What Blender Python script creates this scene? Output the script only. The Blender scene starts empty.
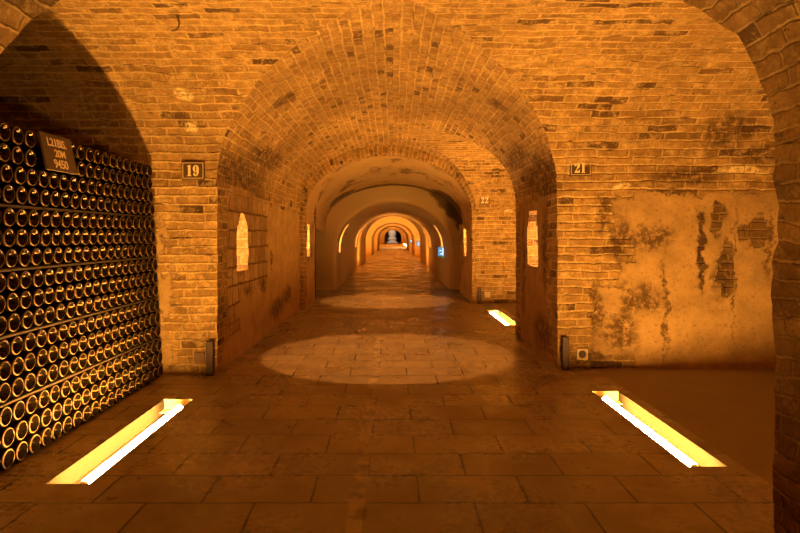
import bpy, bmesh, math, random
from mathutils import Vector, Matrix, noise
random.seed(7)
S = bpy.context.scene
COL = S.collection
PI = math.pi

# ------------------------------------------------------------------ helpers
def link(name, me, mats=(), parent=None, loc=None):
    o = bpy.data.objects.new(name, me)
    COL.objects.link(o)
    for m in (mats if isinstance(mats, (list, tuple)) else [mats]):
        me.materials.append(m)
    if parent: o.parent = parent
    if loc is not None: o.location = loc
    return o

def obj(name, bm, mats=(), parent=None, loc=None, smooth=False):
    me = bpy.data.meshes.new(name)
    if smooth:
        for f in bm.faces: f.smooth = True
    bm.to_mesh(me); bm.free()
    return link(name, me, mats, parent, loc)

def tag(o, label, cat, group=None, kind=None):
    o['label'] = label; o['category'] = cat
    if group: o['group'] = group
    if kind: o['kind'] = kind
    return o

def empty(name, loc, label, cat, group=None, rot=(0, 0, 0)):
    o = bpy.data.objects.new(name, None); COL.objects.link(o)
    o.location = loc; o.rotation_euler = rot; o.empty_display_size = .05
    return tag(o, label, cat, group)

def box(bm, x0, x1, y0, y1, z0, z1, bev=0.0):
    vs = [bm.verts.new(p) for p in ((x0,y0,z0),(x1,y0,z0),(x1,y1,z0),(x0,y1,z0),(x0,y0,z1),(x1,y0,z1),(x1,y1,z1),(x0,y1,z1))]
    fs = [bm.faces.new([vs[i] for i in q]) for q in ((3,2,1,0),(4,5,6,7),(0,1,5,4),(1,2,6,5),(2,3,7,6),(3,0,4,7))]
    if bev:
        es = {e for f in fs for e in f.edges}
        bmesh.ops.bevel(bm, geom=list(es), offset=bev, segments=2, affect='EDGES', profile=.5)

def cyl(bm, p, q, r0, r1=None, n=16, cap=True):
    r1 = r0 if r1 is None else r1
    p = Vector(p); q = Vector(q); d = (q-p).normalized()
    a = d.orthogonal().normalized(); b = d.cross(a)
    A = [bm.verts.new(p + r0*(a*math.cos(2*PI*i/n)+b*math.sin(2*PI*i/n))) for i in range(n)]
    B = [bm.verts.new(q + r1*(a*math.cos(2*PI*i/n)+b*math.sin(2*PI*i/n))) for i in range(n)]
    for i in range(n):
        bm.faces.new((A[i], A[(i+1)%n], B[(i+1)%n], B[i]))
    if cap:
        bm.faces.new(A[::-1]); bm.faces.new(B)

def tube_path(bm, pts, r, n=8):
    pts = [Vector(p) for p in pts]; rings = []
    for i, p in enumerate(pts):
        d = (pts[min(i+1, len(pts)-1)] - pts[max(i-1, 0)]).normalized()
        a = d.cross(Vector((0.31, .9, .17))).normalized(); b = d.cross(a)
        rings.append([bm.verts.new(p + r*(a*math.cos(2*PI*k/n)+b*math.sin(2*PI*k/n))) for k in range(n)])
    for A, B in zip(rings, rings[1:]):
        for k in range(n): bm.faces.new((A[k], A[(k+1)%n], B[(k+1)%n], B[k]))
    bm.faces.new(rings[0][::-1]); bm.faces.new(rings[-1])

def rough(p, amp):
    if amp == 0: return p
    q = Vector(p)
    n1 = noise.noise_vector(q*5.0); n2 = noise.noise_vector(q*17.0+Vector((7,3,1)))
    return q + amp*n1 + amp*.75*n2

def patch(name, P, UV, nu, nv, mats, amp=.007, hole=None, back=None, backmat=0, smooth=True):
    """A surface P(i,j) on an nu x nv grid of points; cells where hole(i,j) is
    true are pushed back through back(p) as a real recess with reveals."""
    bm = bmesh.new(); uvl = bm.loops.layers.uv.new('UVMap')
    V = {}
    def v(i, j, b=False):
        k = (i, j, b)
        if k not in V:
            p = Vector(P(i, j))
            if b: p = Vector(back(p))
            V[k] = bm.verts.new(rough(p, amp))
        return V[k]
    def face(keys, mi=0, shift=None):
        try: f = bm.faces.new([v(*k) for k in keys])
        except ValueError: return
        f.smooth = smooth; f.material_index = mi
        for l, k in zip(f.loops, keys):
            u, w = UV(k[0], k[1])
            if shift and k[2]: u += shift[0]; w += shift[1]
            l[uvl].uv = (u, w)
    H = (lambda i, j: False) if hole is None else hole
    for i in range(nu-1):
        for j in range(nv-1):
            h = H(i, j)
            face([(i,j,h),(i+1,j,h),(i+1,j+1,h),(i,j+1,h)], backmat if h else 0)
            if h:
                for (di, dj, e) in ((-1,0,((i,j),(i,j+1))),(1,0,((i+1,j+1),(i+1,j))),(0,-1,((i+1,j),(i,j))),(0,1,((i,j+1),(i+1,j+1)))):
                    ni, nj = i+di, j+dj
                    if 0 <= ni < nu-1 and 0 <= nj < nv-1 and not H(ni, nj):
                        a, b2 = e
                        sh = (.25, 0) if di else (0, .25)
                        face([(a[0],a[1],False),(b2[0],b2[1],False),(b2[0],b2[1],True),(a[0],a[1],True)], backmat, sh)
    bmesh.ops.dissolve_degenerate(bm, dist=1e-5, edges=bm.edges)
    o = obj(name, bm, mats)
    o['kind'] = 'structure'
    return o

def lin(a, b, step, extra=()):
    n = max(1, int(round(abs(b-a)/step)))
    L = [a+(b-a)*k/n for k in range(n+1)]
    for e in extra:
        # snap nearest inner sample
        k = min(range(1, len(L)-1), key=lambda q: abs(L[q]-e)); L[k] = e
    return sorted(L) if b > a else sorted(L, reverse=True)

# ------------------------------------------------------------------ materials
class NT:
    def __init__(s, name):
        s.m = bpy.data.materials.new(name); s.m.use_nodes = True
        s.t = s.m.node_tree; s.t.nodes.clear()
        s.out = s.n('ShaderNodeOutputMaterial')
    def n(s, ty, **kw):
        x = s.t.nodes.new(ty)
        for k, v in kw.items(): setattr(x, k, v)
        return x
    def l(s, a, b): s.t.links.new(a, b)
    def set(s, sock, v):
        if hasattr(v, 'is_output'): s.l(v, sock)
        else: sock.default_value = v
    def math(s, op, a, b=0.0, c=0.0, clamp=False):
        x = s.n('ShaderNodeMath', operation=op, use_clamp=clamp)
        for i, q in enumerate((a, b, c)): s.set(x.inputs[i], q)
        return x.outputs[0]
    def vmath(s, op, a, b=(0,0,0)):
        x = s.n('ShaderNodeVectorMath', operation=op)
        s.set(x.inputs[0], a); s.set(x.inputs[1], b)
        return x.outputs['Value'] if op == 'LENGTH' else x.outputs[0]
    def noise(s, vec, scale, detail=4, rough=.55, col=False):
        x = s.n('ShaderNodeTexNoise'); s.l(vec, x.inputs['Vector'])
        x.inputs['Scale'].default_value = scale; x.inputs['Detail'].default_value = detail
        x.inputs['Roughness'].default_value = rough
        return x.outputs['Color' if col else 'Fac']
    def mix(s, f, a, b, blend='MIX'):
        x = s.n('ShaderNodeMix', data_type='RGBA', blend_type=blend)
        s.set(x.inputs[0], f); s.set(x.inputs[6], a); s.set(x.inputs[7], b)
        return x.outputs[2]
    def ramp(s, v, lo, hi, a=0.0, b=1.0):
        x = s.n('ShaderNodeMapRange', interpolation_type='SMOOTHSTEP')
        s.set(x.inputs['Value'], v)
        x.inputs['From Min'].default_value = lo; x.inputs['From Max'].default_value = hi
        x.inputs['To Min'].default_value = a; x.inputs['To Max'].default_value = b
        return x.outputs['Result']
    def cramp(s, v, stops):
        x = s.n('ShaderNodeValToRGB'); s.l(v, x.inputs[0])
        e = x.color_ramp.elements
        while len(e) < len(stops): e.new(.5)
        for q, (p, c) in zip(e, stops): q.position = p; q.color = (*c, 1)
        return x.outputs[0]
    def bsdf(s, col, rough=.9, height=None, dist=.01, strength=1, metal=0, spec=.3):
        b = s.n('ShaderNodeBsdfPrincipled')
        s.set(b.inputs['Base Color'], col if hasattr(col, 'is_output') else (*col, 1))
        s.set(b.inputs['Roughness'], rough); b.inputs['Metallic'].default_value = metal
        b.inputs['Specular IOR Level'].default_value = spec
        if height is not None:
            u = s.n('ShaderNodeBump'); u.inputs['Distance'].default_value = dist; u.inputs['Strength'].default_value = strength
            s.l(height, u.inputs['Height']); s.l(u.outputs[0], b.inputs['Normal'])
        s.l(b.outputs[0], s.out.inputs[0])
        return b

def plain(name, col, rough=.6, metal=0, spec=.4, var=.25, scale=30, bump=.002):
    t = NT(name); c = t.n('ShaderNodeTexCoord').outputs['Object']
    nz = t.noise(c, scale)
    colr = t.mix(nz, (*[q*(1-var) for q in col], 1), (*[min(1, q*(1+var)) for q in col], 1))
    t.bsdf(colr, rough, nz, bump, .5, metal, spec)
    return t.m

BR_D, BR_A, BR_B, MORT = (.10,.045,.013), (.275,.138,.036), (.43,.228,.061), (.71,.43,.140)

def wallmat(name, regions=(), peel=(), stains=(), row=.0615, bw=.225, mortar=.0115, tint=1.0, blocks=None, plaster=(.50,.285,.092), peelnoise=.0, pale=(), wobk=1.0, dirt=.35, rough_edge=.14):
    """Brick wall; 'regions' (u0,u1,v0,v1) are plastered over, 'peel' blobs (u,v,ru,rv)
    show bare brick again, 'stains' blobs are dark damp marks."""
    t = NT(name); uv = t.n('ShaderNodeUVMap').outputs[0]
    wob = t.vmath('MULTIPLY', t.vmath('SUBTRACT', t.noise(uv, 7, 3, .6, True), (.5,.5,.5)), (.022*wobk,.016*wobk,0))
    wob2 = t.vmath('MULTIPLY', t.vmath('SUBTRACT', t.noise(uv, 30, 2, .6, True), (.5,.5,.5)), (.014,.014,0))
    p = t.vmath('ADD', t.vmath('ADD', uv, wob), wob2)
    grit = t.noise(uv, 45, 4, .7); patchy = t.noise(uv, 3.1, 4, .6)
    rag = t.math('ADD', t.math('MULTIPLY', t.math('SUBTRACT', grit, .5), .011), t.math('MULTIPLY', t.math('SUBTRACT', patchy, .5), .010))
    ps = t.n('ShaderNodeSeparateXYZ'); t.l(p, ps.inputs[0])
    def bricks(w, r, m, vary=.9, head=.7):
        """courses of bricks of uneven length: joint mask, a random number per brick, the bed joints alone"""
        rv = t.math('DIVIDE', ps.outputs[1], r); ri = t.math('FLOOR', rv)
        dv = t.math('MULTIPLY', t.math('SUBTRACT', .5, t.math('ABSOLUTE', t.math('SUBTRACT', t.math('FRACT', rv), .5))), r)
        wn = t.n('ShaderNodeTexWhiteNoise', noise_dimensions='1D'); t.l(ri, wn.inputs['W'])
        cv = t.n('ShaderNodeCombineXYZ'); t.l(t.math('MULTIPLY', ps.outputs[0], 2.4), cv.inputs[0]); t.l(t.math('MULTIPLY', ri, 5.17), cv.inputs[1])
        nz = t.n('ShaderNodeTexNoise'); t.l(cv.outputs[0], nz.inputs['Vector']); nz.inputs['Scale'].default_value = 1; nz.inputs['Detail'].default_value = 1
        uu = t.math('ADD', t.math('ADD', t.math('DIVIDE', ps.outputs[0], w), t.math('MULTIPLY', wn.outputs['Value'], .5)),
                    t.math('ADD', t.math('MULTIPLY', ri, .5), t.math('MULTIPLY', t.math('SUBTRACT', nz.outputs['Fac'], .5), vary)))
        ci = t.math('FLOOR', uu)
        du = t.math('MULTIPLY', t.math('SUBTRACT', .5, t.math('ABSOLUTE', t.math('SUBTRACT', t.math('FRACT', uu), .5))), w)
        w2 = t.n('ShaderNodeTexWhiteNoise', noise_dimensions='2D'); c2 = t.n('ShaderNodeCombineXYZ')
        t.l(ci, c2.inputs[0]); t.l(ri, c2.inputs[1]); t.l(c2.outputs[0], w2.inputs['Vector'])
        bed = t.ramp(t.math('ADD', dv, rag), m*.25, m*.95, 1, 0)
        hd = t.ramp(t.math('ADD', du, rag), m*.25, m*.95, 1, 0)
        return t.math('MAXIMUM', bed, t.math('MULTIPLY', hd, head)), w2.outputs['Value'], bed
    fac, val, bed = bricks(bw, row, mortar)
    if blocks:
        f2_, v2_, _b = bricks(*blocks[4], .3, 1.0)
        su = t.n('ShaderNodeSeparateXYZ'); t.l(t.vmath('ADD', uv, t.vmath('MULTIPLY', wob, (3,3,3))), su.inputs[0])
        mk = t.math('MULTIPLY', t.math('MULTIPLY', t.ramp(su.outputs[0], blocks[0]-.03, blocks[0]+.03), t.ramp(su.outputs[0], blocks[1]-.1, blocks[1]+.1, 1, 0)),
                    t.math('MULTIPLY', t.ramp(su.outputs[1], blocks[2]-.03, blocks[2]+.03), t.ramp(su.outputs[1], blocks[3]-.03, blocks[3]+.03, 1, 0)))
        mixf = lambda f, a, b: t.math('ADD', t.math('MULTIPLY', a, t.math('SUBTRACT', 1.0, f)), t.math('MULTIPLY', b, f))
        val = mixf(mk, val, t.math('ADD', t.math('MULTIPLY', v2_, .3), .7))
        fac = mixf(mk, fac, f2_)
    bc = t.cramp(val, [(0.0, BR_D), (.05, BR_D), (.12, BR_A), (.80, BR_B), (1, BR_B)])
    big = t.noise(uv, 1.3, 5, .6); mid = t.noise(uv, 9, 5, .65); fine = t.noise(uv, 60, 4, .7)
    # worn faces: mortar smeared across bricks
    smear = t.ramp(t.math('ADD', t.math('MULTIPLY', mid, .65), t.math('MULTIPLY', fine, .35)), .47, .62)
    f2 = t.math('MAXIMUM', fac, t.math('MULTIPLY', smear, .75))
    mc = t.mix(fine, (*[q*.78 for q in MORT], 1), (*[min(1, q*1.15) for q in MORT], 1))
    if blocks:
        bc = t.mix(mk, bc, t.mix(v2_, (.40,.22,.068,1), (.62,.37,.12,1)))
        mc = t.mix(mk, mc, (.17,.085,.027,1))
        f2 = t.math('MAXIMUM', fac, t.math('MULTIPLY', t.math('MULTIPLY', smear, .75), t.math('SUBTRACT', 1.0, mk)))
    colr = t.mix(f2, bc, mc)
    sv = t.vmath('MULTIPLY', uv, (5.5, 42, 1))
    slit = t.math('MULTIPLY', t.ramp(t.noise(sv, 1.0, 3, .6), .58, .66), t.ramp(bed, .05, .5))
    colr = t.mix(t.math('MULTIPLY', slit, .8), colr, (.09,.038,.011,1))
    mott = t.math('ADD', t.ramp(t.noise(uv, 16, 6, .75), .30, .70, .72, 1.24), t.math('MULTIPLY', t.math('SUBTRACT', t.noise(uv, 70, 3, .7), .5), .8))
    mm = t.n('ShaderNodeCombineXYZ'); [t.l(mott, mm.inputs[q]) for q in range(3)]
    colr = t.mix(1.0, colr, mm.outputs[0], 'MULTIPLY')
    colr = t.mix(t.ramp(big, .35, .68, dirt, 0), colr, (.16,.075,.02,1))
    pit = t.ramp(t.noise(uv, 24, 3, .6), .68, .74)
    colr = t.mix(t.math('MULTIPLY', pit, .8), colr, (.07,.03,.01,1))
    h = t.math('ADD', t.math('MULTIPLY', t.math('SUBTRACT', 1.0, fac), .75), t.math('ADD', t.math('MULTIPLY', mid, .6), t.math('MULTIPLY', fine, .3)))
    h = t.math('SUBTRACT', h, t.math('ADD', t.math('MULTIPLY', pit, .8), t.math('MULTIPLY', slit, .8)))
    if regions or stains or pale:
        ru = t.vmath('ADD', uv, t.vmath('MULTIPLY', t.vmath('SUBTRACT', t.noise(uv, 5.5, 8, .75, True), (.5,.5,.5)), (rough_edge*2, rough_edge*2, 0)))
        sp = t.n('ShaderNodeSeparateXYZ'); t.l(ru, sp.inputs[0])
        def blobs(L, soft=.35):
            acc = None
            for (u0, v0, a, c) in L:
                q = t.vmath('MULTIPLY', t.vmath('SUBTRACT', ru, (u0, v0, 0)), (1/a, 1/c, 0))
                w = t.ramp(t.vmath('LENGTH', q), 1-soft, 1+soft, 1, 0)
                acc = w if acc is None else t.math('MAXIMUM', acc, w)
            return acc
        if regions:
            acc = None
            for (u0, u1, v0, v1) in regions:
                w = t.math('MULTIPLY', t.math('MULTIPLY', t.ramp(sp.outputs[0], u0-.012, u0+.012), t.ramp(sp.outputs[0], u1-.012, u1+.012, 1, 0)),
                           t.math('MULTIPLY', t.ramp(sp.outputs[1], v0-.012, v0+.012), t.ramp(sp.outputs[1], v1-.012, v1+.012, 1, 0)))
                acc = w if acc is None else t.math('MAXIMUM', acc, w)
            if peelnoise:
                acc = t.math('MULTIPLY', acc, t.ramp(t.noise(uv, 2.6, 6, .68), peelnoise, peelnoise+.03, 1, 0))
            if peel:
                acc = t.math('MULTIPLY', acc, t.math('SUBTRACT', 1.0, blobs(peel, .08), clamp=True))
            pc = t.mix(t.ramp(t.noise(uv, 5, 7, .7), .3, .7), (*[q*.72 for q in plaster], 1), (*[min(1, q*1.1) for q in plaster], 1))
            pc = t.mix(t.ramp(t.noise(uv, 38, 4, .7), .56, .66, 0, .7), pc, (.22,.10,.03,1))
            if peel:
                colr = t.mix(t.math('MULTIPLY', blobs(peel, .10), .62), colr, (.10,.045,.014,1))
            colr = t.mix(acc, colr, pc)
            h = t.mix(acc, h, t.math('ADD', 1.25, t.math('ADD', t.math('MULTIPLY', mid, .35), t.math('MULTIPLY', fine, .18))))
        if pale:
            colr = t.mix(t.math('MULTIPLY', blobs(pale, .4), t.ramp(t.noise(uv, 26, 5, .7), .38, .55)), colr, (.85,.60,.25,1))
        if stains:
            st = t.math('MULTIPLY', blobs(stains, .5), t.ramp(t.noise(uv, 15, 8, .85), .40, .54))
            colr = t.mix(t.math('MULTIPLY', st, .85), colr, (.075,.032,.010,1))
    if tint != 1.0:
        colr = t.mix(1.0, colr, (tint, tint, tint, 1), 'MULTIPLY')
    t.bsdf(colr, .92, h, .012, 1.0, spec=.2)
    return t.m

def smoothwall(name, col, var=.12, stain=0.0, dark_marks=()):
    t = NT(name); uv = t.n('ShaderNodeUVMap').outputs[0]
    n1 = t.noise(uv, 2.2, 6, .65); n2 = t.noise(uv, 40, 3)
    c = t.mix(n1, (*[q*(1-var) for q in col], 1), (*[min(1, q*(1+var)) for q in col], 1))
    if stain:
        c = t.mix(t.ramp(t.noise(uv, 1.6, 8, .72), .50, .62, 0, stain), c, (.13,.06,.018,1))
    if dark_marks:
        ru = t.vmath('ADD', uv, t.vmath('MULTIPLY', t.vmath('SUBTRACT', t.noise(uv, 5, 8, .75, True), (.5,.5,.5)), (.35,.5,0)))
        for (u0, v0, a, b) in dark_marks:
            q = t.vmath('MULTIPLY', t.vmath('SUBTRACT', ru, (u0, v0, 0)), (1/a, 1/b, 0))
            c = t.mix(t.ramp(t.vmath('LENGTH', q), .85, 1.1, .85, 0), c, t.mix(n2, (.05,.022,.007,1), (.13,.06,.018,1)))
    t.bsdf(c, .75, t.math('ADD', n1, t.math('MULTIPLY', n2, .2)), .006, .6, spec=.3)
    return t.m

M = {}
M['brick'] = wallmat('brick', pale=[(-1.43,2.04,.055,.05),(-1.43,1.78,.04,.03),(1.73,1.37,.05,.03),(2.62,1.50,.17,.035)], stains=[(2.45,1.80,.2,.16),(2.75,1.62,.12,.07),(2.2,1.45,.3,.05)], rough_edge=.08)
M['vault'] = wallmat('vault_brick', row=.066, bw=.15, mortar=.012, dirt=.5, stains=[(5.0,1.5,.9,.16),(5.6,1.75,.6,.10),(12.0,1.5,.8,.2),(12.6,1.75,.5,.12),(11.9,2.2,.10,.10),(4.7,2.2,.1,.1)])
M['facing_left'] = wallmat('pier_brick', regions=[(-1.80,-1.60,-.1,1.30)], peelnoise=.52, dirt=.15, rough_edge=.16)
X2, Z2 = (lambda x: (x-393)/132.5), (lambda y: 1-(y-236)/132.5)
M['facing_right'] = wallmat('facing_plaster', regions=[(1.82,4,-.1,1.325),(1.52,1.90,.1,.62),(1.72,1.9,.55,.82),(1.66,1.9,1.02,1.27)],
    peel=[(X2(701),Z2(250),.028,.30),(X2(726),Z2(270),.06,.22),(X2(757),Z2(232),.07,.13),(X2(718),Z2(222),.05,.12),(X2(744),Z2(232),.03,.05)],
    stains=[(X2(601),Z2(213),.05,.17),(X2(598),Z2(308),.05,.20),(X2(622),Z2(333),.13,.17),(X2(628),Z2(300),.08,.14),(X2(645),Z2(300),.13,.10),(X2(665),Z2(305),.018,.42),(X2(650),Z2(240),.16,.10),(X2(735),Z2(275),.012,.5),(X2(722),Z2(278),.07,.16),(X2(700),Z2(250),.035,.3),(X2(590),Z2(362),.14,.08),(X2(620),Z2(240),.07,.20),(X2(770),Z2(245),.03,.25),(X2(720),Z2(135),.16,.12),(X2(755),Z2(150),.10,.06)], rough_edge=.15, dirt=.25)
M['inner_left'] = wallmat('gallery_plaster', regions=[(6.1,9,-.1,1.29),(5.0,6.3,-.1,.52),(4.5,5.1,-.1,.20)], blocks=(4.62,6.2,.3,1.33,(.19,.15,.014)), peelnoise=.64, plaster=(.50,.28,.088), dirt=.5, stains=[(5.9,.5,.12,.06),(6.3,.75,.05,.1),(6.6,.2,.4,.1),(5.3,.55,.15,.05),(7.2,.3,.3,.1)])
M['inner_right'] = wallmat('pier_plaster', regions=[(4.85,5.85,-.1,1.30)], peelnoise=.66, plaster=(.36,.19,.056), dirt=.6, rough_edge=.10, stains=[(4.9,.9,.1,.3),(5.0,.2,.3,.15),(5.7,.7,.06,.5)])
M['dark_brick'] = wallmat('shade_brick', tint=.45, dirt=.6)  # brick darkened to paint shade into recesses and gallery ends
M['near_brick'] = wallmat('near_brick', tint=.85, dirt=.55, wobk=.35, mortar=.009)
M['niche'] = wallmat('niche_brick', row=.075, bw=.2, tint=1.1, dirt=.1)
M['ring'] = wallmat('ring_brick', row=.062, bw=.16, mortar=.010)
M['lime'] = smoothwall('stained_lime', (.52,.31,.105), .25, .85)
M['lime_vault'] = smoothwall('scarred_shaded_lime', (.52,.31,.105), .25, .85, [(2.10,1.8,.12,1.0),(1.95,2.85,.42,.42),(2.1,3.3,.3,.3),(1.9,.75,.16,.3)])  # long strip paints the shadow line at the vault's end; the rest is bare brick
M['paint'] = smoothwall('smooth_paint', (.64,.41,.155), .10)
M['paint_patch'] = smoothwall('dark_patch_paint', (.64,.41,.155), .10, 0, [(.66,3.25,.32,.55)])  # dark ragged patch on the upper right of the arch face

def floormat():
    t = NT('stone_slabs'); uv = t.n('ShaderNodeUVMap').outputs[0]
    wob = t.vmath('MULTIPLY', t.vmath('SUBTRACT', t.noise(uv, 4, 4, .6, True), (.5,.5,.5)), (.014,.012,0))
    p = t.vmath('ADD', t.vmath('ADD', uv, (.105, -2.247, 0)), wob)
    b = t.n('ShaderNodeTexBrick'); t.l(p, b.inputs['Vector'])
    for k, v in (('Scale',1),('Brick Width',.41),('Row Height',.256),('Mortar Size',.0055),('Mortar Smooth',.4),('Bias',0)): b.inputs[k].default_value = v
    b.inputs['Color1'].default_value = (.27,.195,.095,1); b.inputs['Color2'].default_value = (.37,.27,.13,1); b.inputs['Mortar'].default_value = (.07,.04,.018,1)
    big = t.noise(uv, 2.3, 7, .68); fine = t.noise(uv, 30, 5, .7)
    c = t.mix(t.ramp(big, .35, .65, .5, 0), b.outputs['Color'], (.19,.12,.06,1))
    c = t.mix(t.ramp(t.noise(uv, 12, 7, .75), .48, .62, 0, .50), c, (.15,.10,.045,1))
    c = t.mix(t.ramp(t.noise(uv, 6, 7, .75), .54, .66, 0, .40), c, (.50,.37,.19,1))
    c = t.mix(t.math('MULTIPLY', b.outputs['Fac'], .8), c, (.075,.042,.018,1))
    # mortar patched seam that runs down the gallery
    sp = t.n('ShaderNodeSeparateXYZ'); t.l(t.vmath('ADD', uv, t.vmath('MULTIPLY', wob, (4,0,0))), sp.inputs[0])
    d = t.math('ABSOLUTE', t.math('ADD', sp.outputs[0], .135))
    seam = t.math('MULTIPLY', t.ramp(d, .026, .036, 1, 0), t.ramp(t.noise(uv, 3, 4, .6), .30, .45))
    c = t.mix(t.math('MULTIPLY', seam, .55), c, t.mix(t.ramp(t.noise(uv, 9, 4), .40, .56), (.11,.065,.026,1), (.50,.37,.18,1)))
    wet = t.ramp(t.noise(uv, 1.7, 5, .7), .45, .62)
    rg = t.math('ADD', t.math('MULTIPLY', wet, .30), t.math('MULTIPLY', fine, .18)); rg = t.math('ADD', rg, .18)
    h = t.math('ADD', t.math('MULTIPLY', t.math('SUBTRACT', 1.0, b.outputs['Fac']), 1.0), t.math('ADD', t.math('MULTIPLY', big, .8), t.math('MULTIPLY', fine, .15)))
    t.bsdf(c, rg, h, .0045, .8, spec=.4)
    return t.m
M['floor'] = floormat()
def concretemat():
    t = NT('worn_concrete'); uv = t.n('ShaderNodeUVMap').outputs[0]
    a = t.noise(uv, 2.5, 7, .7); b = t.noise(uv, 40, 4, .7)
    c = t.mix(a, (.19,.13,.065,1), (.30,.21,.105,1))
    t.bsdf(c, .7, t.math('ADD', a, t.math('MULTIPLY', b, .2)), .006, .7, spec=.3)
    return t.m
M['concrete'] = concretemat()

def emit(name, col, k):
    t = NT(name); e = t.n('ShaderNodeEmission'); e.inputs[0].default_value = (*col, 1); e.inputs[1].default_value = k
    t.l(e.outputs[0], t.out.inputs[0]); return t.m
LAMP = (1.0, .545, .145)
TUBE_K = 640
M['tube'] = emit('lit_tube', LAMP, TUBE_K)
M['tube_far'] = emit('lit_tube_far', (1,.50,.13), 420)
M['tube_mid'] = emit('lit_tube_mid', LAMP, 820)
M['bulb'] = emit('lit_niche_tube', (1,.62,.27), 210)
M['trough'] = plain('lamp_enamel', (.030,.0215,.0125), 1.0, 0, 0, .05)
M['trough_end'] = plain('lightened_end_enamel', (.80,.62,.30), 1.0, 0, 0, .05)  # ends coloured paler to make up for tube light missing there
M['steel'] = plain('dull_steel', (.45,.40,.33), .4, 1, .5, .1)
M['iron'] = plain('dark_iron', (.10,.065,.04), .6, .3, .4, .4)
M['post'] = plain('brown_post_steel', (.10,.05,.02), .55, .2, .4, .3)
M['enamel'] = plain('dark_enamel', (.10,.047,.018), .5, 0, .5, .15, 60, .0005)
M['enamel_tan'] = plain('tan_enamel', (.22,.11,.035), .45, 0, .4, .15, 60, .0005)
M['cream'] = plain('cream_enamel', (.95,.72,.33), .45, 0, .4, .06, 60, .0003)
M['trim'] = plain('tan_border', (.80,.52,.19), .5, 0, .3, .1)
M['plate'] = plain('socket_plastic', (.72,.50,.22), .5, 0, .4, .1)
M['slate'] = plain('chalk_board', (.115,.068,.036), .85, 0, .2, .25, 25, .001)
M['chalk'] = plain('chalk', (.80,.56,.30), .95, 0, .1, .3, 120, .001)
M['lath'] = plain('lath_wood', (.045,.024,.008), .9, 0, .2, .35, 40)
M['stone'] = plain('pale_stone', (.62,.46,.34), .8, 0, .2, .15, 6)
M['stonedark'] = plain('plinth_stone', (.55,.45,.36), .8, 0, .2, .15, 6)
def glassmat():
    t = NT('clear_pane'); a = t.n('ShaderNodeBsdfTransparent'); g = t.n('ShaderNodeBsdfGlossy'); g.inputs['Roughness'].default_value = .08
    a.inputs[0].default_value = (.97,.95,.88,1)
    m = t.n('ShaderNodeMixShader'); m.inputs[0].default_value = .05
    t.l(a.outputs[0], m.inputs[1]); t.l(g.outputs[0], m.inputs[2]); t.l(m.outputs[0], t.out.inputs[0]); return t.m
M['pane'] = glassmat()
def bottlemats():
    t = NT('dark_bottle_glass'); c = t.n('ShaderNodeTexCoord').outputs['Object']
    nz = t.noise(c, 45, 3)
    t.bsdf(t.mix(nz, (.004,.0025,.001,1), (.012,.007,.002,1)), t.ramp(nz, .3, .7, .13, .24), nz, .0012, .4, spec=.30).inputs['Specular Tint'].default_value = (1,.52,.16,1)
    r = NT('bottle_rim_highlight'); c = r.n('ShaderNodeTexCoord').outputs['Object']
    nz = r.noise(c, 60, 3)
    r.bsdf(r.mix(nz, (.06,.034,.010,1), (.14,.080,.023,1)), .34, nz, .0015, .4, spec=.22).inputs['Specular Tint'].default_value = (1,.52,.16,1)  # rim colour raised to paint the light caught on the base ring
    return [t.m, r.m]
BM = bottlemats()

# ------------------------------------------------------------------ camera
cam_d = bpy.data.cameras.new('camera'); cam = bpy.data.objects.new('camera', cam_d); COL.objects.link(cam)
cam.location = (0, 0, 1.0); cam.rotation_euler = (PI/2, 0, 0)
cam_d.sensor_width = 36; cam_d.lens = 27.0
cam_d.shift_x = 7/800; cam_d.shift_y = -30.5/800
cam_d.clip_start = .05; cam_d.clip_end = 300
S.camera = cam

# ------------------------------------------------------------------ the gallery shell
A = 1.24; AL = 1.275; CROWN = 2.30
ZL, ZR = 1.40, 1.33
YC, YC2 = 3.2, 7.51
FL, FR, NL, NR, B2 = 1.15, 1.33, 1.35, 1.25, 1.45
NTH = 34
TH = [PI/2*k/NTH for k in range(NTH+1)]
def yend(x): return 8.59 + .298*x

def arcs(a, r):
    L = [0.0]
    for k in range(1, len(TH)):
        L.append(L[-1] + math.hypot(a*(math.cos(TH[k])-math.cos(TH[k-1])), r*(math.sin(TH[k])-math.sin(TH[k-1]))))
    return L

def legs(name, plane, fixed, svals, zs, mat, axis, hole=None, back=None, amp=.008, z0=-.03, zextra=(), backmat=None):
    """vertical wall: axis 'y' runs along Y at X=fixed, axis 'x' runs along X at Y=fixed"""
    zl = lin(z0, zs, .035, zextra)
    P = (lambda i, j: (fixed, svals[i], zl[j])) if axis == 'y' else (lambda i, j: (svals[i], fixed, zl[j]))
    UV = lambda i, j: (svals[i], zl[j])
    H = None
    if hole: H = lambda i, j: hole(.5*(svals[i]+svals[i+1]), .5*(zl[j]+zl[j+1]))
    return patch(name, P, UV, len(svals), len(zl), [mat, backmat] if backmat else [mat], amp, H, back, 1 if backmat else 0)

def vault_main(name, side, zs, y0f, y1f, fr, mat, amp=.008):
    r = CROWN - zs; al = arcs(A, r)
    def P(i, j):
        c, s = math.cos(TH[j]), math.sin(TH[j]); x = side*(A if side > 0 else AL)*c
        y0, y1 = y0f(c, x), y1f(c, x)
        return (x, y0+(y1-y0)*fr[i], zs + r*s)
    UV = lambda i, j: (P(i, j)[1]+(7.13 if side > 0 else 0), zs+al[j]+(.017 if side > 0 else 0))
    return patch(name, P, UV, len(fr), len(TH), [mat], amp)

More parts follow.
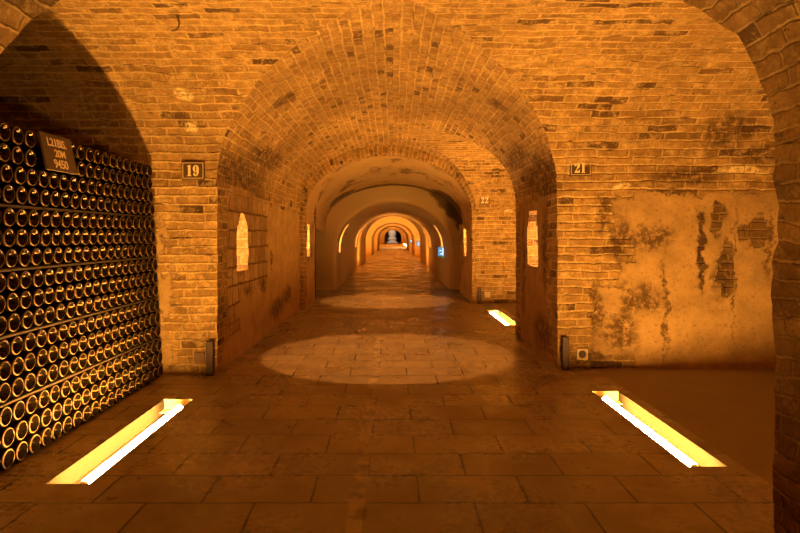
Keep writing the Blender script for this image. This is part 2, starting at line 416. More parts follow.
def vault_cross(name, side, zs, yf, b, x1, mat, amp=.008):
    """half a side gallery's vault: Y = yc + b cos(theta), X from the groin to x1"""
    r = CROWN - zs; al = arcs(abs(b), r)
    n = int(abs(x1)/.05)
    def P(i, j):
        c, s = math.cos(TH[j]), math.sin(TH[j]); x0 = side*(A if side > 0 else AL)*c
        # the first columns follow the groin, the others spread to x1
        return (x0+(x1-x0)*i/n, yf+b*c, zs+r*s)
    UV = lambda i, j: (P(i, j)[0], zs+al[j])
    return patch(name, P, UV, n+1, len(TH), [mat], amp)

def frac(L): return [(y-L[0])/(L[-1]-L[0]) for y in L]

# first stretch, left side: one long wall with a lit niche
yl = lin(YC+FL, yend(-AL), .04, (4.90, 5.28))
def nl_hole(y, z):
    if not (.71 < z < 1.20 and 4.90 < y < 5.28): return False
    return z < 1.08 or abs(y-5.09) < .18*(1.24-z)/.16
legs('wall_left', 0, -AL, yl, ZL, M['inner_left'], 'y', nl_hole, lambda p: (-AL-.26, p.y, p.z), zextra=(.71,), backmat=M['niche'])
vault_main('ceiling', -1, ZL, lambda c, x: YC+FL*c, lambda c, x: yend(x), frac(yl), M['vault'])
# right side: pier between the two side galleries
yr = lin(YC+FR, YC2-B2, .04, (5.13, 5.53))
def nr_hole(y, z): return .735 < z < 1.22 and 5.13 < y < 5.53 and (z < 1.1 or abs(y-5.33) < .15)
legs('wall_right', 0, A, yr, ZR, M['inner_right'], 'y', nr_hole, lambda p: (A+.26, p.y, p.z), zextra=(.735,), backmat=M['niche'])
vault_main('ceiling', 1, ZR, lambda c, x: YC+FR*c, lambda c, x: YC2-B2*c, frac(yr), M['vault'])
vault_main('ceiling', 1, ZR, lambda c, x: YC2+B2*c, lambda c, x: max(yend(x), YC2+B2*c+.002), [k/34 for k in range(35)], M['vault'])
# first crossing: facing walls left and right, near walls, side gallery vaults
legs('wall_left_facing', 0, YC+FL, lin(-AL, -3.8, .04), ZL, M['facing_left'], 'x')
legs('wall_right_facing', 0, YC+FR, lin(A, 3.6, .04), ZR, M['facing_right'], 'x')
vault_cross('ceiling', -1, ZL, YC, FL, -3.8, M['brick'])
vault_cross('ceiling', 1, ZR, YC, FR, 3.6, M['brick'])
legs('wall_left_near', 0, YC-NL, lin(-AL, -3.8, .05), ZR, M['near_brick'], 'x')
legs('wall_right_near', 0, YC-NR, lin(A, 3.6, .04), ZR, M['near_brick'], 'x', amp=.015)
vault_cross('ceiling', -1, ZR, YC, -NL, -3.8, M['near_brick'])
vault_cross('ceiling', 1, ZR, YC, -NR, 3.6, M['near_brick'], .015)
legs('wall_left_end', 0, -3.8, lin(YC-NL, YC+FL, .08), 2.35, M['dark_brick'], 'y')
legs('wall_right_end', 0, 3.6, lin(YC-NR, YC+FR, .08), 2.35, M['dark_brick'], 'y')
# the stretch the camera stands in
ynl = lin(YC-NL, -4.0, .05); ynr = lin(YC-NR, -4.0, .05)
legs('wall_left_behind', 0, -AL, ynl, ZR, M['near_brick'], 'y')
legs('wall_right_behind', 0, A, ynr, ZR, M['near_brick'], 'y', amp=.015)
vault_main('ceiling', -1, ZR, lambda c, x: YC-NL*c, lambda c, x: -4.0, frac(ynl), M['near_brick'])
vault_main('ceiling', 1, ZR, lambda c, x: YC-NR*c, lambda c, x: -4.0, frac(ynr), M['near_brick'], .015)
legs('wall_back', 0, -4.0, lin(-AL, A, .1), 2.35, M['near_brick'], 'x')
# second crossing, open to the right only
legs('wall_right_facing', 0, YC2+B2, lin(A, 3.6, .05), ZR, M['brick'], 'x')
legs('wall_right_near', 0, YC2-B2, lin(A, 3.6, .05), ZR, M['brick'], 'x')
vault_cross('ceiling', 1, ZR, YC2, B2, 3.6, M['brick'])
vault_cross('ceiling', 1, ZR, YC2, -B2, 3.6, M['brick'])
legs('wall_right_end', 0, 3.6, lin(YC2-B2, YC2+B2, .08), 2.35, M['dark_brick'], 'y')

# profile of a full arch, left foot to right foot
def profile(a, zs, r, n=28, o=0.0, zf=-.03, nl=8):
    L = [(-(a+o), zf+(zs-zf)*k/nl) for k in range(nl)]
    L += [((a+o)*-math.cos(PI*k/(2*n)), zs+(r+o)*math.sin(PI*k/(2*n))) for k in range(2*n+1)]
    L += [((a+o), zs-(zs-zf)*(k+1)/nl) for k in range(nl)]
    return L
def plen(L):
    s = [0.0]
    for a, b in zip(L, L[1:]): s.append(s[-1]+math.hypot(b[0]-a[0], b[1]-a[1]))
    return s
def sweep(name, sections, mat, amp=.004, hole=None, back=None, backmat=None, ustart=0):
    """sections: list of (profile, y or function of x)"""
    ref = plen(sections[-1][0])
    run = [ustart]
    for (p0, y0), (p1, y1) in zip(sections, sections[1:]):
        m = len(p0)//2
        f = lambda p, y: Vector((p[m][0], y(p[m][0]) if callable(y) else y, p[m][1]))
        run.append(run[-1]+(f(p1, y1)-f(p0, y0)).length)
    def P(i, j):
        p, y = sections[i]; x, z = p[j]
        return (x, y(x) if callable(y) else y, z)
    H = None
    if hole:
        def H(i, j):
            q = [P(i,j), P(i+1,j), P(i+1,j+1), P(i,j+1)]
            return hole(sum(a[0] for a in q)/4, sum(a[1] for a in q)/4, sum(a[2] for a in q)/4)
    return patch(name, P, lambda i, j: (run[i], ref[j]), len(sections), len(sections[0][0]), [mat, backmat] if backmat else [mat], amp, H, back, 1 if backmat else 0)

# brick ring where the lower plastered vault begins
def mainprof(n=28, nl=8):
    L = []
    for (x, z) in profile(A, 1.365, CROWN-1.365, n, 0, -.03, nl): L.append((x, z))
    return L
ra, rz, rr = 1.20, 1.36, .81
ring_out = profile(A+.03, 1.37, CROWN-1.35); ring_in = profile(ra, rz, rr)
CX = -.018
ring_out = [(x+CX, z) for x, z in ring_out]; ring_in = [(x+CX, z) for x, z in ring_in]
def lerpP(p, q, t): return [(a[0]+(b[0]-a[0])*t, a[1]+(b[1]-a[1])*t) for a, b in zip(p, q)]
sweep('trim_1', [(lerpP(ring_out, ring_in, k/4), yend) for k in range(5)] + [(ring_in, lambda x: yend(x)+.10), (ring_in, lambda x: yend(x)+.22)], M['ring'], .006)
# plastered stretch
far_in = [(x+CX, z) for x, z in profile(1.24, 1.20, .72)]
LS, RS = 9.25, 10.65
def s1(k): return (lerpP(ring_in, far_in, k), lambda x, k=k: (yend(x)+.22)*(1-k)+(10.95-.22*x)*k)
NS = 40
secs = [s1(k/NS) for k in range(NS+1)]
def s1hole(x, y, z):
    return (x < -1 and 8.74 < y < 9.0 and .70 < z < 1.20) or (x > 1 and 9.65 < y < 10.0 and .68 < z < 1.25)
# vault and wall patches: the legs stop where the dark recesses open on both sides
nleg = 8; prof_n = len(ring_in)
def sub(name, j0, j1, mat, i0=0, i1=NS, hole=None, back=None, backmat=None):
    ss = [([p[0][j] for j in range(j0, j1+1)], p[1]) for p in secs[i0:i1+1]]
    return sweep(name, ss, mat, .006, hole, back, backmat)
sub('ceiling', nleg-1, prof_n-nleg, M['lime_vault'])
iL = 14; iR = 30
# finer legs for the niches
def legwall(name, side, ymax, nich, mat):
    y0 = yend(side*ra+CX)+.22
    ys = lin(y0, ymax, .04, nich[:2]); zl = lin(-.03, 1.20, .04, nich[2:])
    hole = lambda i, j: nich[0] < .5*(ys[i]+ys[i+1]) < nich[1] and nich[2] < .5*(zl[j]+zl[j+1]) < nich[3]
    patch(name, lambda i, j: (side*ra+CX, ys[i], zl[j]), lambda i, j: (ys[i], zl[j]), len(ys), len(zl), [mat, M['niche']], .008, hole, lambda p: (side*(ra+.25), p.y, p.z), 1)
    # return of the wall into the recess, and the recess itself
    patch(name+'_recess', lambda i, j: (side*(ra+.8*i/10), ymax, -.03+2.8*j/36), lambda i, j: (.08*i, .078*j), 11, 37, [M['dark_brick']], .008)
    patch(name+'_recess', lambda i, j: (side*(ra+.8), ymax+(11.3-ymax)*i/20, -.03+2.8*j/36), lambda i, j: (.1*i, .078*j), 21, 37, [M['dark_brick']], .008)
legwall('wall_left_lime', -1, 9.35, (8.53, 8.78, .71, 1.17), M['lime'])
legwall('wall_right_lime', 1, 10.65, (9.70, 10.02, .68, 1.19), M['lime'])

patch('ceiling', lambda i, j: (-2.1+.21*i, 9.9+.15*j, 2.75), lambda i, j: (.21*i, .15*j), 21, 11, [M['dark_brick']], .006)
# smooth painted arches beyond
def arch_block(name, a, zs, r, y0, y1, holes=(), bev=.09, out=1.1, step=.25, mat=None):
    mat = mat or M['paint']
    secs = [(profile(a, zs, r, 22, out*k/6+bev, nl=10), y0) for k in range(6, -1, -1)]
    for k in range(1, 7):
        t = PI/2*k/6
        secs.append((profile(a, zs, r, 22, bev*(1-math.sin(t)), nl=10), y0+bev*(1-math.cos(t))))
    ys = lin(y0+bev, y1, step)[1:]
    cuts = sorted({q for h in holes for q in (h[1], h[2])})
    ys = sorted(set([y for y in ys if all(abs(y-c) > .04 for c in cuts)] + cuts))
    secs += [(profile(a, zs, r, 22, 0, nl=10), y) for y in ys]
    H = None
    if holes:
        H = lambda x, y, z: any(x*h[0] > 0 and h[1] < y < h[2] and h[3] < z < h[4] for h in holes)
    return sweep(name, secs, mat, .003, H, lambda p: ((1 if p.x > 0 else -1)*(a+.30), p.y, p.z), M['paint'])
arch_block('wall_tunnel', 1.06, .755, .87, 11.2, 17.9, holes=[(-1,11.75,12.12,.70,1.20),(-1,16.9,17.4,.70,1.2),(1,12.75,13.15,.70,1.24),(1,16.9,17.5,.70,1.2)], mat=M['paint_patch'])
arch_block('wall_tunnel', 1.09, .80, 1.0, 20.0, 24.0)
arch_block('wall_tunnel', 1.08, .78, .90, 30.5, 34.0)
arch_block('wall_tunnel', 1.06, .78, .92, 41.0, 47.0)
arch_block('wall_tunnel', 1.12, .85, .95, 80.0, 82.0)
def bay(y0, y1, a=1.95, zs=.95, r=1.15, mat=None):
    n = max(2, int((y1-y0)/.5))
    sweep('wall_bay', [(profile(a, zs, r, 16), y0+(y1-y0)*k/n) for k in range(n+1)], mat or M['paint'], .004)
bay(17.9, 20.0); bay(24.0, 30.5); bay(34.0, 41.0); bay(47.0, 80.0, 1.75, 1.0, 1.1)
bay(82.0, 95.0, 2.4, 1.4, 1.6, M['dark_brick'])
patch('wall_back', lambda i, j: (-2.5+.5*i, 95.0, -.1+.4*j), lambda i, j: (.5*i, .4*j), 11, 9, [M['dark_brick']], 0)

# ------------------------------------------------------------------ lamps sunk in the floor (x0,x1,y0,y1, tube x, tube y0,y1)
LAMPS = [
  (-1.405,-1.222, 2.42, 3.68, -1.270, 2.47, 3.57, 'recessed floor light strip glowing beside the bottle stack', 'tube'),
  ( 1.280, 1.455, 2.60, 3.87,  1.330, 2.65, 3.76, 'recessed floor light strip before the stained plaster wall, in front of plate 21', 'tube'),
  ( 1.260, 1.430, 6.74, 8.10,  1.307, 6.80, 8.0, 'recessed floor light strip glowing behind the right pier, below plate 22', 'tube_mid'),
]
HID = [(-1.62,-1.45,18.2,19.7,-1.50,18.3,19.6), (1.45,1.62,18.2,19.7,1.50,18.3,19.6),
       (-1.62,-1.45,26.5,29.5,-1.50,26.6,29.4), (1.45,1.62,26.5,29.5,1.50,26.6,29.4),
       (-1.62,-1.45,36.5,39.5,-1.50,36.6,39.4), (1.45,1.62,36.5,39.5,1.50,36.6,39.4),
       (1.36,1.52,52.0,78.0,1.44,52.2,77.8)]
where = ['first bay behind the smooth arch', 'second bay along the far gallery', 'third bay along the far gallery', 'long bay near the far end']
for k, h in enumerate(HID):
    side = 'left' if h[0] < 0 else 'right'
    LAMPS.append((*h, 'floor light strip on the %s of the %s' % (side, where[min(k//2, 3)]), 'tube_far'))

def floor_rects():
    xs = sorted({-3.9, -1.95, 1.52, 3.9} | {q for L in LAMPS for q in L[:2]})
    ys = sorted({-4.1, 95.2} | {q for L in LAMPS for q in L[2:4]})
    return xs, ys
def build_floor():
    xs, ys = floor_rects()
    bm = bmesh.new(); uv = bm.loops.layers.uv.new('UVMap'); V = {}
    def v(x, y):
        if (x, y) not in V: V[(x, y)] = bm.verts.new((x, y, 0))
        return V[(x, y)]
    for x0, x1 in zip(xs, xs[1:]):
        for y0, y1 in zip(ys, ys[1:]):
            cx, cy = (x0+x1)/2, (y0+y1)/2
            if any(L[0] < cx < L[1] and L[2] < cy < L[3] for L in LAMPS): continue
            f = bm.faces.new((v(x0,y0), v(x1,y0), v(x1,y1), v(x0,y1)))
            f.material_index = 0 if -1.95 < cx < 1.52 else 1
            for l in f.loops: l[uv].uv = l.vert.co.xy
    o = obj('floor', bm, [M['floor'], M['concrete']]); o['kind'] = 'structure'
build_floor()

for (x0, x1, y0, y1, tx, ty0, ty1, lab, tm) in LAMPS:
    cx, cy = (x0+x1)/2, (y0+y1)/2
    g = 'light strips sunk in the floor'
    e = empty('floor_light', (cx, cy, 0), lab, 'floor light', g)
    hx, hy = (x1-x0)/2, (y1-y0)/2
    bm = bmesh.new(); D = .085; w = .004
    # trough: floor and four inner walls with thickness
    box(bm, -hx, hx, -hy, hy, -D-.006, -D)
    box(bm, -hx, -hx+w, -hy, hy, -D, -.001); box(bm, hx-w, hx, -hy, hy, -D, -.001)
    obj('housing', bm, M['trough'], e)
    for a0, a1 in ((-hy+w, ty0-cy-.03), (ty1-cy+.03, hy-w)):
        if a1-a0 > .004:
            bm = bmesh.new(); box(bm, -hx+w, hx-w, a0, a1, -.066, -.060)
            ye = -hy if a0 < 0 else hy-w
            box(bm, -hx+w, hx-w, ye, ye+w, -D, -.001); obj('end_plate', bm, M['trough_end'], e)
    bm = bmesh.new(); cyl(bm, (tx-cx, ty0-cy, -.024), (tx-cx, ty1-cy, -.024), .0195, n=14)
    obj('tube', bm, M[tm], e, smooth=False)
    bm = bmesh.new()
    for yy in (ty0-.012, ty1+.012):
        cyl(bm, (tx-cx, yy-cy-.011, -.024), (tx-cx, yy-cy+.011, -.024), .019, n=14)
        box(bm, tx-cx-.012, tx-cx+.012, yy-cy-.008, yy-cy+.008, -D, -.028)
    obj('tube_holder', bm, M['steel'], e)
    bm = bmesh.new()
    vs = [bm.verts.new(p) for p in ((-hx+w,-hy+w,-.003),(hx-w,-hy+w,-.003),(hx-w,hy-w,-.003),(-hx+w,hy-w,-.003))]
    bm.faces.new(vs); obj('cover_glass', bm, M['pane'], e)

# small tubes standing inside the lit wall niches
NI = [(-AL-.20, 4.94, .75, 1.12, 'left wall by plate 19'), (A+.20, 5.17, .77, 1.12, 'right pier by plate 21'),
      (-ra-.21, 8.57, .74, 1.10, 'left lime wall'), (ra+.19, 9.74, .72, 1.12, 'right lime wall'),
      (-1.30, 11.80, .74, 1.1, 'near left end of the smooth tunnel'), (-1.30, 16.96, .74, 1.1, 'far left end of the smooth tunnel'),
      (1.30, 12.80, .74, 1.1, 'near right end of the smooth tunnel'), (1.30, 16.96, .74, 1.1, 'far right end of the smooth tunnel')]
for (x, y, z0, z1, w) in NI:
    e = empty('niche_light', (x, y, z0), 'slim upright tube lamp tucked inside the lit niche, ' + w, 'wall light', 'lamps inside the wall niches')
    bm = bmesh.new(); cyl(bm, (0,0,.02), (0,0,z1-z0), .010, n=10); obj('tube', bm, M['bulb'], e)
    bm = bmesh.new(); cyl(bm, (0,0,-.06), (0,0,.02), .014, n=10); cyl(bm, (0,0,z1-z0), (0,0,z1-z0+.02), .012, n=10); obj('tube_holder', bm, M['steel'], e)

# spots added without fixtures for the round pools, pale floor strip and sculpture
def spot(loc, tgt, power, ang, blend, size, col):
    d = bpy.data.lights.new('added_spot', 'SPOT'); d.energy = power; d.spot_size = math.radians(ang); d.spot_blend = blend
    d.shadow_soft_size = size; d.color = col
    o = bpy.data.objects.new('added_spot', d); COL.objects.link(o); o.location = loc
    o.rotation_euler = (Vector(tgt)-Vector(loc)).to_track_quat('-Z', 'Y').to_euler()
    return o
SPC = (1.0, .42, .11)
spot((-.04, 5.1, 2.22), (-.04, 5.1, 0), 205, 52, .08, .02, SPC)
spot((-.08, 9.3, 2.05), (-.08, 9.3, 0), 175, 55, .08, .02, SPC)
spot((1.2, 50, 1.7), (.3, 50.3, 0), 900, 80, .3, .05, (1,.85,.7))  # added spot, stands in for pale light spilling over the floor
spot((-.6, 84, 2.6), (0, 88, 1.2), 650, 50, .4, .1, (1,.78,.6))  # added spot to brighten the sculpture

# ------------------------------------------------------------------ bottles
def bottle_mesh():
    # axis along X, base plane at x=0 facing +X, neck towards -X
    prof = [(-.036, 0.0, 0), (-.0345, .008, 0), (-.028, .018, 0), (-.016, .0265, 0), (-.006, .0318, 0), (-.0012, .0345, 0),
            (-.0001, .0360, 1), (-.0006, .0386, 1), (-.0035, .0415, 0), (-.008, .0434, 0), (-.014, .0440, 0), (-.17, .0440, 0), (-.19, .0425, 0), (-.215, .034, 0), (-.24, .024, 0), (-.265, .0165, 0), (-.285, .0150, 0), (-.300, .0150, 0), (-.301, .0175, 0), (-.312, .0175, 0), (-.313, 0, 0)]
    n = 24; bm = bmesh.new(); rings = []
    for (x, r, m) in prof:
        if r == 0: rings.append([bm.verts.new((x, 0, 0))])
        else: rings.append([bm.verts.new((x, r*math.cos(2*PI*k/n), r*math.sin(2*PI*k/n))) for k in range(n)])
    for i, (R0, R1) in enumerate(zip(rings, rings[1:])):
        for k in range(n):
            a = [R0[0]] if len(R0) == 1 else [R0[k], R0[(k+1)%n]]
            b = [R1[0]] if len(R1) == 1 else [R1[(k+1)%n], R1[k]]
            f = bm.faces.new(a+b); f.smooth = True
            f.material_index = 1 if (prof[i][2] and prof[i+1][2]) or (prof[i][2]) else 0
    bmesh.ops.recalc_face_normals(bm, faces=bm.faces)
    me = bpy.data.meshes.new('bottle'); bm.to_mesh(me); bm.free()
    for m in BM: me.materials.append(m)
    return me
BME = bottle_mesh()
ORD = ['first','second','third','fourth','fifth','sixth','seventh','eighth','ninth','tenth','eleventh','twelfth','thirteenth','fourteenth','fifteenth','sixteenth','seventeenth','eighteenth','nineteenth','twentieth']
PITCH, R = .0931, .0440
LATH = .0125
def rowz(k):
    g = min(k//3, 4)
    return R + .0015 + k*.0910 + g*LATH
def facex(z): return -1.640 - .055*z
proto = None
rest = bmesh.new()
NCOL = 25
slate_y = (2.875, 3.155)
for k in range(16):
    z = rowz(k)
    for c in range(NCOL):
        y = 4.245 - PITCH*c + .006*math.sin(k*1.7) + random.uniform(-.0012, .0012) + .002*math.sin(c*.9+k)
        x = facex(z) + random.uniform(-.0018, .0015)
        zz = z + random.uniform(-.0004, .0004)
        if k >= 14 and slate_y[0]-.02 < y < slate_y[1]+.01: continue   # the gap behind the board
        px = 393 + x*600/(y+.044)
        rot = Matrix.Rotation(random.uniform(0, 6.28), 3, 'X')
        if px > 0.5:
            if proto is None:
                o = proto = bpy.data.objects.new('bottle', BME)
            else: o = proto.copy()
            COL.objects.link(o)
            o.location = (x, y, zz); o.rotation_euler = (random.uniform(0, 6.28), 0, random.uniform(-.003, .003))
            rown = 'bottom row on the floor' if k == 0 else ('top row' if k == 15 else '%s row above floor' % ORD[k])
            tag(o, 'dark glass bottle base outward in %s, %s from the brick pier' % (rown, ORD[c]), 'bottle', 'bottles stacked along the left wall')
        else:
            n0 = len(rest.verts); rest.from_mesh(BME); rest.verts.ensure_lookup_table()
            mt = Matrix.Translation((x, y, zz)) @ rot.to_4x4()
            bmesh.ops.transform(rest, matrix=mt, verts=rest.verts[n0:])
o = obj('bottle_stack', rest, BM)
tag(o, 'rest of the dark bottle stack running on towards the viewer at the left edge', 'bottles', kind='stuff')
# thin laths between the layers
lt = ['third', 'sixth', 'ninth', 'twelfth']
for q in range(4):
    z0 = rowz(3*q+2) + R + .0012
    bm = bmesh.new(); xx = facex(z0)
    n = 24
    def pt(i, a, b): 
        y = 1.90 + (4.27-1.90)*i/n
        return (xx - .036 + a, y, z0 + b)
    rr_ = [[bm.verts.new(pt(i, a, b)) for a, b in ((0,0),(.034,0),(.034,.0100),(0,.0100))] for i in range(n+1)]
    for A0, B0 in zip(rr_, rr_[1:]):
        for s in range(4): bm.faces.new((A0[s], A0[(s+1)%4], B0[(s+1)%4], B0[s]))
    bm.faces.new(rr_[0]); bm.faces.new(rr_[-1][::-1])
    bmesh.ops.recalc_face_normals(bm, faces=bm.faces)
    tag(obj('wooden_lath', bm, M['lath']), 'thin wooden lath laid across the bottles above the %s row from the floor' % lt[q], 'lath', 'laths between the bottle layers')

# ------------------------------------------------------------------ writing
def curve_mesh(name, splines, mat, parent, extrude=.0012):
    cu = bpy.data.curves.new(name, 'CURVE'); cu.dimensions = '2D'; cu.fill_mode = 'BOTH'; cu.extrude = extrude
    for pts in splines:
        s = cu.splines.new('POLY'); s.points.add(len(pts)-1); s.use_cyclic_u = True
        for p, q in zip(s.points, pts): p.co = (q[0], q[1], 0, 1)
    t = bpy.data.objects.new(name, cu); COL.objects.link(t)
    bpy.context.view_layer.update()
    me = bpy.data.meshes.new_from_object(t.evaluated_get(bpy.context.evaluated_depsgraph_get()))
    bpy.data.objects.remove(t); me.materials.clear()
    return link(name, me, mat, parent)
def text_mesh(name, body, size, mat, parent, extrude=.0008, shear=0, spacing=1, off=.0):
    cu = bpy.data.curves.new(name, 'FONT'); cu.body = body; cu.size = size; cu.align_x = 'CENTER'; cu.align_y = 'CENTER'; cu.extrude = extrude; cu.shear = shear; cu.space_character = spacing; cu.offset = off
    t = bpy.data.objects.new(name, cu); COL.objects.link(t)
    bpy.context.view_layer.update()
    me = bpy.data.meshes.new_from_object(t.evaluated_get(bpy.context.evaluated_depsgraph_get()))
    bpy.data.objects.remove(t); me.materials.clear()
    return link(name, me, mat, parent)
def ell(cx, cy, rx, ry, n=28, a0=0, a1=2*PI, ccw=True):
    L = [(cx+rx*math.cos(a0+(a1-a0)*k/n), cy+ry*math.sin(a0+(a1-a0)*k/n)) for k in range(n if a1-a0 >= 2*PI-1e-6 else n+1)]
    return L
# fat-face figures in a unit box, 1 high
def fig1(): return [[(.02,0),(.50,0),(.50,.05),(.40,.07),(.40,1),(.30,1),(.02,.90),(.02,.86),(.13,.87),(.13,.07),(.02,.05)]], .52
def fig2():
    out = [(.03,.0),(.62,.0),(.66,.34),(.60,.34),(.55,.22),(.45,.20),(.28,.22)]
    out += [(.20,.22),(.40,.38),(.58,.52),(.65,.66),(.65,.78),(.58,.92),(.46,.99),(.32,1.0),(.17,.96),(.07,.87),(.04,.76),(.07,.66),(.15,.62),(.24,.65),(.28,.73),(.24,.82),(.20,.87),(.24,.93),(.31,.93),(.36,.87),(.38,.76),(.37,.62),(.30,.46),(.17,.28),(.05,.12)]
    return [out], .70
def fig9():
    # thick bowl with slim counter, tail to a ball
    outer = [(.36+.33*math.cos(a), .66+.345*math.sin(a)) for a in [PI*k/18 for k in range(-2, 28)]]
    # outer runs from right side ccw over the top to lower left
    outer = [(.69,.55)] + [(.36+.33*math.cos(a), .66+.34*math.sin(a)) for a in [PI*k/20 for k in range(0, 29)]]
    outer += [(.36,.33),(.44,.36),(.46,.30),(.44,.16),(.36,.07),(.28,.09),(.30,.14),(.30,.22),(.24,.29),(.15,.29),(.08,.22),(.08,.12),(.16,.03),(.32,-.01),(.48,.03),(.60,.14),(.67,.32)]
    inner = ell(.355, .66, .075, .265, 20)
    return [outer, inner], .74
FIG = {'1': fig1, '2': fig2, '9': fig9}
def number_plate(loc, w, h, s, label, board, border=True, dx=0.0, fh=.62):
    e = empty('number_plate', loc, label, 'number plate', 'numbered plates on the gallery piers')
    bm = bmesh.new(); box(bm, -w/2, w/2, 0, .014, -h/2, h/2, .002)
    obj('plate', bm, board, e)
    if border:
        bm = bmesh.new(); m, t = .012, .0045
        a, b = w/2-.008, h/2-.008
        box(bm, -a, a, -.002, .001, b-t, b); box(bm, -a, a, -.002, .001, -b, -b+t)
        box(bm, -a, -a+t, -.002, .001, -b+t, b-t); box(bm, a-t, a, -.002, .001, -b+t, b-t)
        obj('border', bm, M['trim'], e)
    H = h*fh; adv = [FIG[c]()[1]*H*.82+.006 for c in s]; x = -sum(adv)/2 + dx
    for c, ad in zip(s, adv):
        sp, wd = FIG[c]()
        o = curve_mesh('numeral', [[(p[0]*H*.82, p[1]*H) for p in q] for q in sp], M['cream'], e)
        o.rotation_euler = (PI/2, 0, 0); o.location = (x, -.003, -H/2)
        x += ad
    for sx in (-1, 1):
        for sz in (-1, 1):
            bm = bmesh.new(); cyl(bm, (sx*(w/2-.005), -.003, sz*(h/2-.005)), (sx*(w/2-.005), .004, sz*(h/2-.005)), .003, n=8); obj('nail', bm, M['iron'], e)
    return e
number_plate(((194.3-393)/138, 4.318, 1+(236-171)/138), .165, .130, '19', 'dark enamel plate numbered 19 with cream border on the left pier', M['enamel'], dx=.005)
number_plate(((579.6-393)/132.5, 4.500, 1+(236-168.2)/132.5), .162, .124, '21', 'dark enamel plate numbered 21 with cream border on the right pier', M['enamel'], dx=-.004)
number_plate((1.365, 8.915, 1.535), .155, .130, '22', 'small tan plate numbered 22 on the farther right pier', M['enamel_tan'], border=False, fh=.74)

# chalk board propped on the stack
yy0, yy1 = 2.91, 3.165
e = empty('chalk_board', (-1.668, (yy0+yy1)/2, 1.325), 'small dark board with chalk writing standing in a gap on top of the bottle stack', 'board')
W_, H_ = .255, .190
e.rotation_euler = (math.radians(90-13), 0, math.radians(90-3))
bm = bmesh.new(); box(bm, -W_/2, W_/2, 0, H_, -.012, 0, .0015); obj('board', bm, M['slate'], e)
for body, yy, sz, dx in (('L21BIS.', .145, .058, -.005), ('20M', .090, .054, .005), ('9450', .035, .062, -.005)):
    t = text_mesh('chalk_writing', body, sz, M['chalk'], e, .0006, 0, .95, .0008)
    t.location = (dx, yy, .0007); t.scale = (.98, 1.0, 1)

# ------------------------------------------------------------------ small fittings on the piers
def wall_post(loc, w, h, label, d=.035):
    e = empty('metal_post', loc, label, 'post', 'short metal posts at the pier corners')
    bm = bmesh.new(); t = .006     # a U-shaped channel, open to the front
    box(bm, -w/2, w/2, d-t, d, 0, h); obj('web', bm, M['post'], e)
    for s in (-1, 1):
        bm = bmesh.new(); x = s*(w/2-t/2); box(bm, x-t/2, x+t/2, 0, d-t, 0, h, .001); obj('flange', bm, M['post'], e)
    bm = bmesh.new(); box(bm, -w/2+t, w/2-t, .008, d-t, 0, h-.004); obj('cable_cover', bm, M['post'], e)
wall_post((-1.312, 4.285, 0), .048, .245, 'short brown metal post at the foot of the left pier below plate 19')
wall_post((1.288, 4.462, 0), .046, .245, 'short brown metal post beside the wall socket below plate 21')
wall_post((1.285, 8.900, 0), .050, .235, 'short metal post at the foot of the farther right pier below plate 22')
def socket(loc, s, label, rnd, mat=None):
    e = empty('wall_socket', loc, label, 'socket')
    mat = mat or M['plate']
    bm = bmesh.new()
    if rnd:
        # square frame around a round well
        n = 32; q = []
        for k in range(n):
            a = 2*PI*k/n; c, t = math.cos(a), math.sin(a); m = s/2/max(abs(c), abs(t))
            q.append(((c*m, t*m), (c*s*.36, t*s*.36)))
        for y in (0,):
            o_ = [bm.verts.new((p[0][0], 0, p[0][1])) for p in q]; i_ = [bm.verts.new((p[1][0], -.002, p[1][1])) for p in q]
            w_ = [bm.verts.new((p[1][0], .018, p[1][1])) for p in q]; b_ = [bm.verts.new((p[0][0], .022, p[0][1])) for p in q]
            for k in range(n):
                m = (k+1)%n
                bm.faces.new((o_[k], o_[m], i_[m], i_[k])); bm.faces.new((i_[k], i_[m], w_[m], w_[k])); bm.faces.new((b_[k], b_[m], o_[m], o_[k]))
        bmesh.ops.recalc_face_normals(bm, faces=bm.faces)
        obj('frame', bm, mat, e)
        bm = bmesh.new(); cyl(bm, (0,.012,0), (0,.02,0), s*.365, n=28); obj('well', bm, M['iron'], e)
        bm = bmesh.new(); cyl(bm, (0,.004,-.004), (0,.013,-.004), s*.17, n=20); cyl(bm, (0,.006,s*.24), (0,.013,s*.24), s*.06, n=10)
        obj('plug', bm, M['post'], e)
    else:
        box(bm, -s/2, s/2, 0, .022, -s/2, s/2, .004); obj('frame', bm, mat, e)
        bm = bmesh.new(); box(bm, -s*.38, s*.38, -.004, .001, -s*.38, s*.38, .002); obj('cover', bm, mat, e)
    return e
socket(((581.3-393)/132.5, 4.500, 1-(353.5-236)/132.5), .082, 'square pale wall socket with round dark well below plate 21', True)
socket((1.405, 8.925, .125), .085, 'blank pale square socket cover on the farther pier below plate 22', False)
socket(((200-393)/138, 4.325, 1-(357-236)/138), .075, 'blank plaster-coloured square box low on the left pier below plate 19', False, M['enamel_tan'])
# iron hook high on the vault at the left
bm = bmesh.new()
hk = (-1.235, 3.42, 2.255)
pts = [(0,.06,.02),(.0,.0,.0),(.015,-.015,-.015),(.024,-.02,-.04),(.022,-.02,-.065),(.008,-.018,-.085),(-.02,-.015,-.090)]
tube_path(bm, pts, .0045, 8)
tag(obj('iron_hook', bm, M['iron'], loc=hk), 'bent rusty iron hook high in the brick vault at upper left', 'hook')

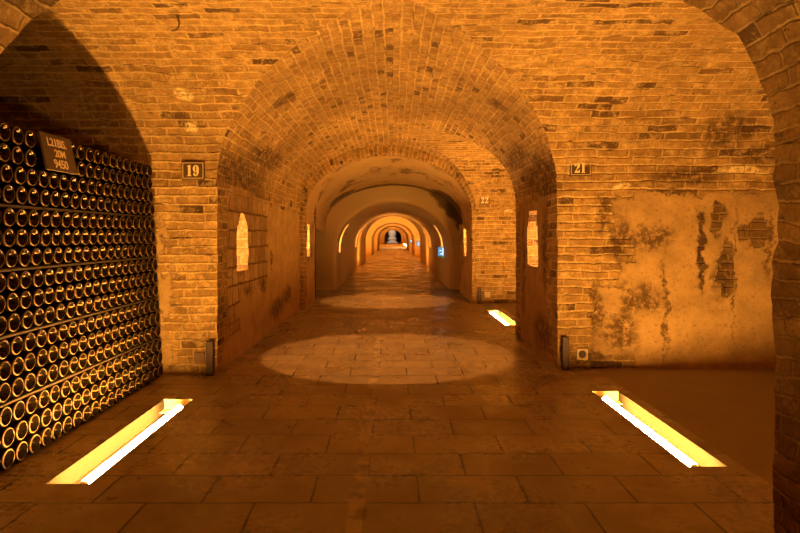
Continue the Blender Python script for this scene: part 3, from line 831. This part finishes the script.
# ------------------------------------------------------------------ lit signs along the far right wall
M['sign_blue'] = emit('lit_sign_blue', (.25,.62,1.0), .55)
M['sign_white'] = emit('lit_sign_white', (.85,.95,1.0), 1.3)
M['green_led'] = emit('green_led', (.05,1.0,.25), .5)
M['black'] = plain('black_plastic', (.03,.03,.03), .4)
def sign(y, z, label, sc=1.0, wall=1.05):
    e = empty('lit_sign', (wall-.005, y, z), label, 'sign', 'lit signs on the far gallery wall')
    w, h = .130*sc, .195*sc
    bm = bmesh.new(); box(bm, -w, 0, 0, .03, -h/2, h/2, .003); obj('case', bm, M['black'], e)
    bm = bmesh.new(); box(bm, -w+.006, -.006, -.003, .001, -h/2+.006, h/2-.006); obj('screen', bm, M['sign_blue'], e)
    bm = bmesh.new()
    box(bm, -.034, -.010, -.005, -.003, -h*.40, h*.40); box(bm, -w*.72, -w*.40, -.005, -.003, h*.05, h*.16); box(bm, -w*.60, -w*.30, -.005, -.003, -h*.30, -h*.18)
    obj('bright_mark', bm, M['sign_white'], e)
    bm = bmesh.new(); box(bm, -.03, .0, -.006, .02, -h*.62, -h*.50, .002); obj('indicator', bm, M['green_led'], e)
sign(12.3, .68, 'nearest small lit blue and white sign on the right wall of the smooth tunnel')
sign(23.6, .70, 'second lit blue sign along the right wall of the far tunnel')
sign(33.4, .72, 'third and farthest tiny lit blue sign along the right wall', .9)

# pale sculpture at the very end
e = empty('sculpture', (-.1, 88, 0), 'pale rounded sculpture on a plinth at the very end of the gallery', 'sculpture')
bm = bmesh.new(); box(bm, -.75, .75, -.5, .5, 0, .22, .03); box(bm, -.45, .45, -.35, .35, .22, .40, .03); obj('plinth', bm, M['stonedark'], e)
bm = bmesh.new()
bmesh.ops.create_uvsphere(bm, u_segments=24, v_segments=16, radius=1, matrix=Matrix.Translation((0,0,1.42)) @ Matrix.Diagonal((.60,.55,.88,1)))
bmesh.ops.create_uvsphere(bm, u_segments=16, v_segments=10, radius=1, matrix=Matrix.Translation((0,-.48,1.45)) @ Matrix.Diagonal((.12,.18,.2,1)))
bmesh.ops.create_uvsphere(bm, u_segments=16, v_segments=10, radius=1, matrix=Matrix.Translation((-.38,-.1,2.15)) @ Matrix.Diagonal((.3,.3,.25,1)))
obj('head', bm, M['stone'], e, smooth=True)
bm = bmesh.new()
for s in (-1, 1):
    bmesh.ops.create_uvsphere(bm, u_segments=20, v_segments=12, radius=1, matrix=Matrix.Translation((s*.34,0,.62)) @ Matrix.Rotation(s*.5, 4, 'Y') @ Matrix.Diagonal((.36,.42,.24,1)))
bmesh.ops.create_uvsphere(bm, u_segments=20, v_segments=12, radius=1, matrix=Matrix.Translation((0,0,.62)) @ Matrix.Diagonal((.45,.45,.4,1)))
obj('shoulders', bm, M['stone'], e, smooth=True)

# ------------------------------------------------------------------ world and view
w = bpy.data.worlds.new('world'); S.world = w; w.use_nodes = True
bg = w.node_tree.nodes.get('Background') or w.node_tree.nodes.new('ShaderNodeBackground')
bg.inputs[0].default_value = (1, .5, .15, 1); bg.inputs[1].default_value = 0.0
S.view_settings.view_transform = 'Standard'; S.view_settings.look = 'None'
S.view_settings.exposure = -0.08; S.view_settings.gamma = 1; S.view_settings.use_curve_mapping = False
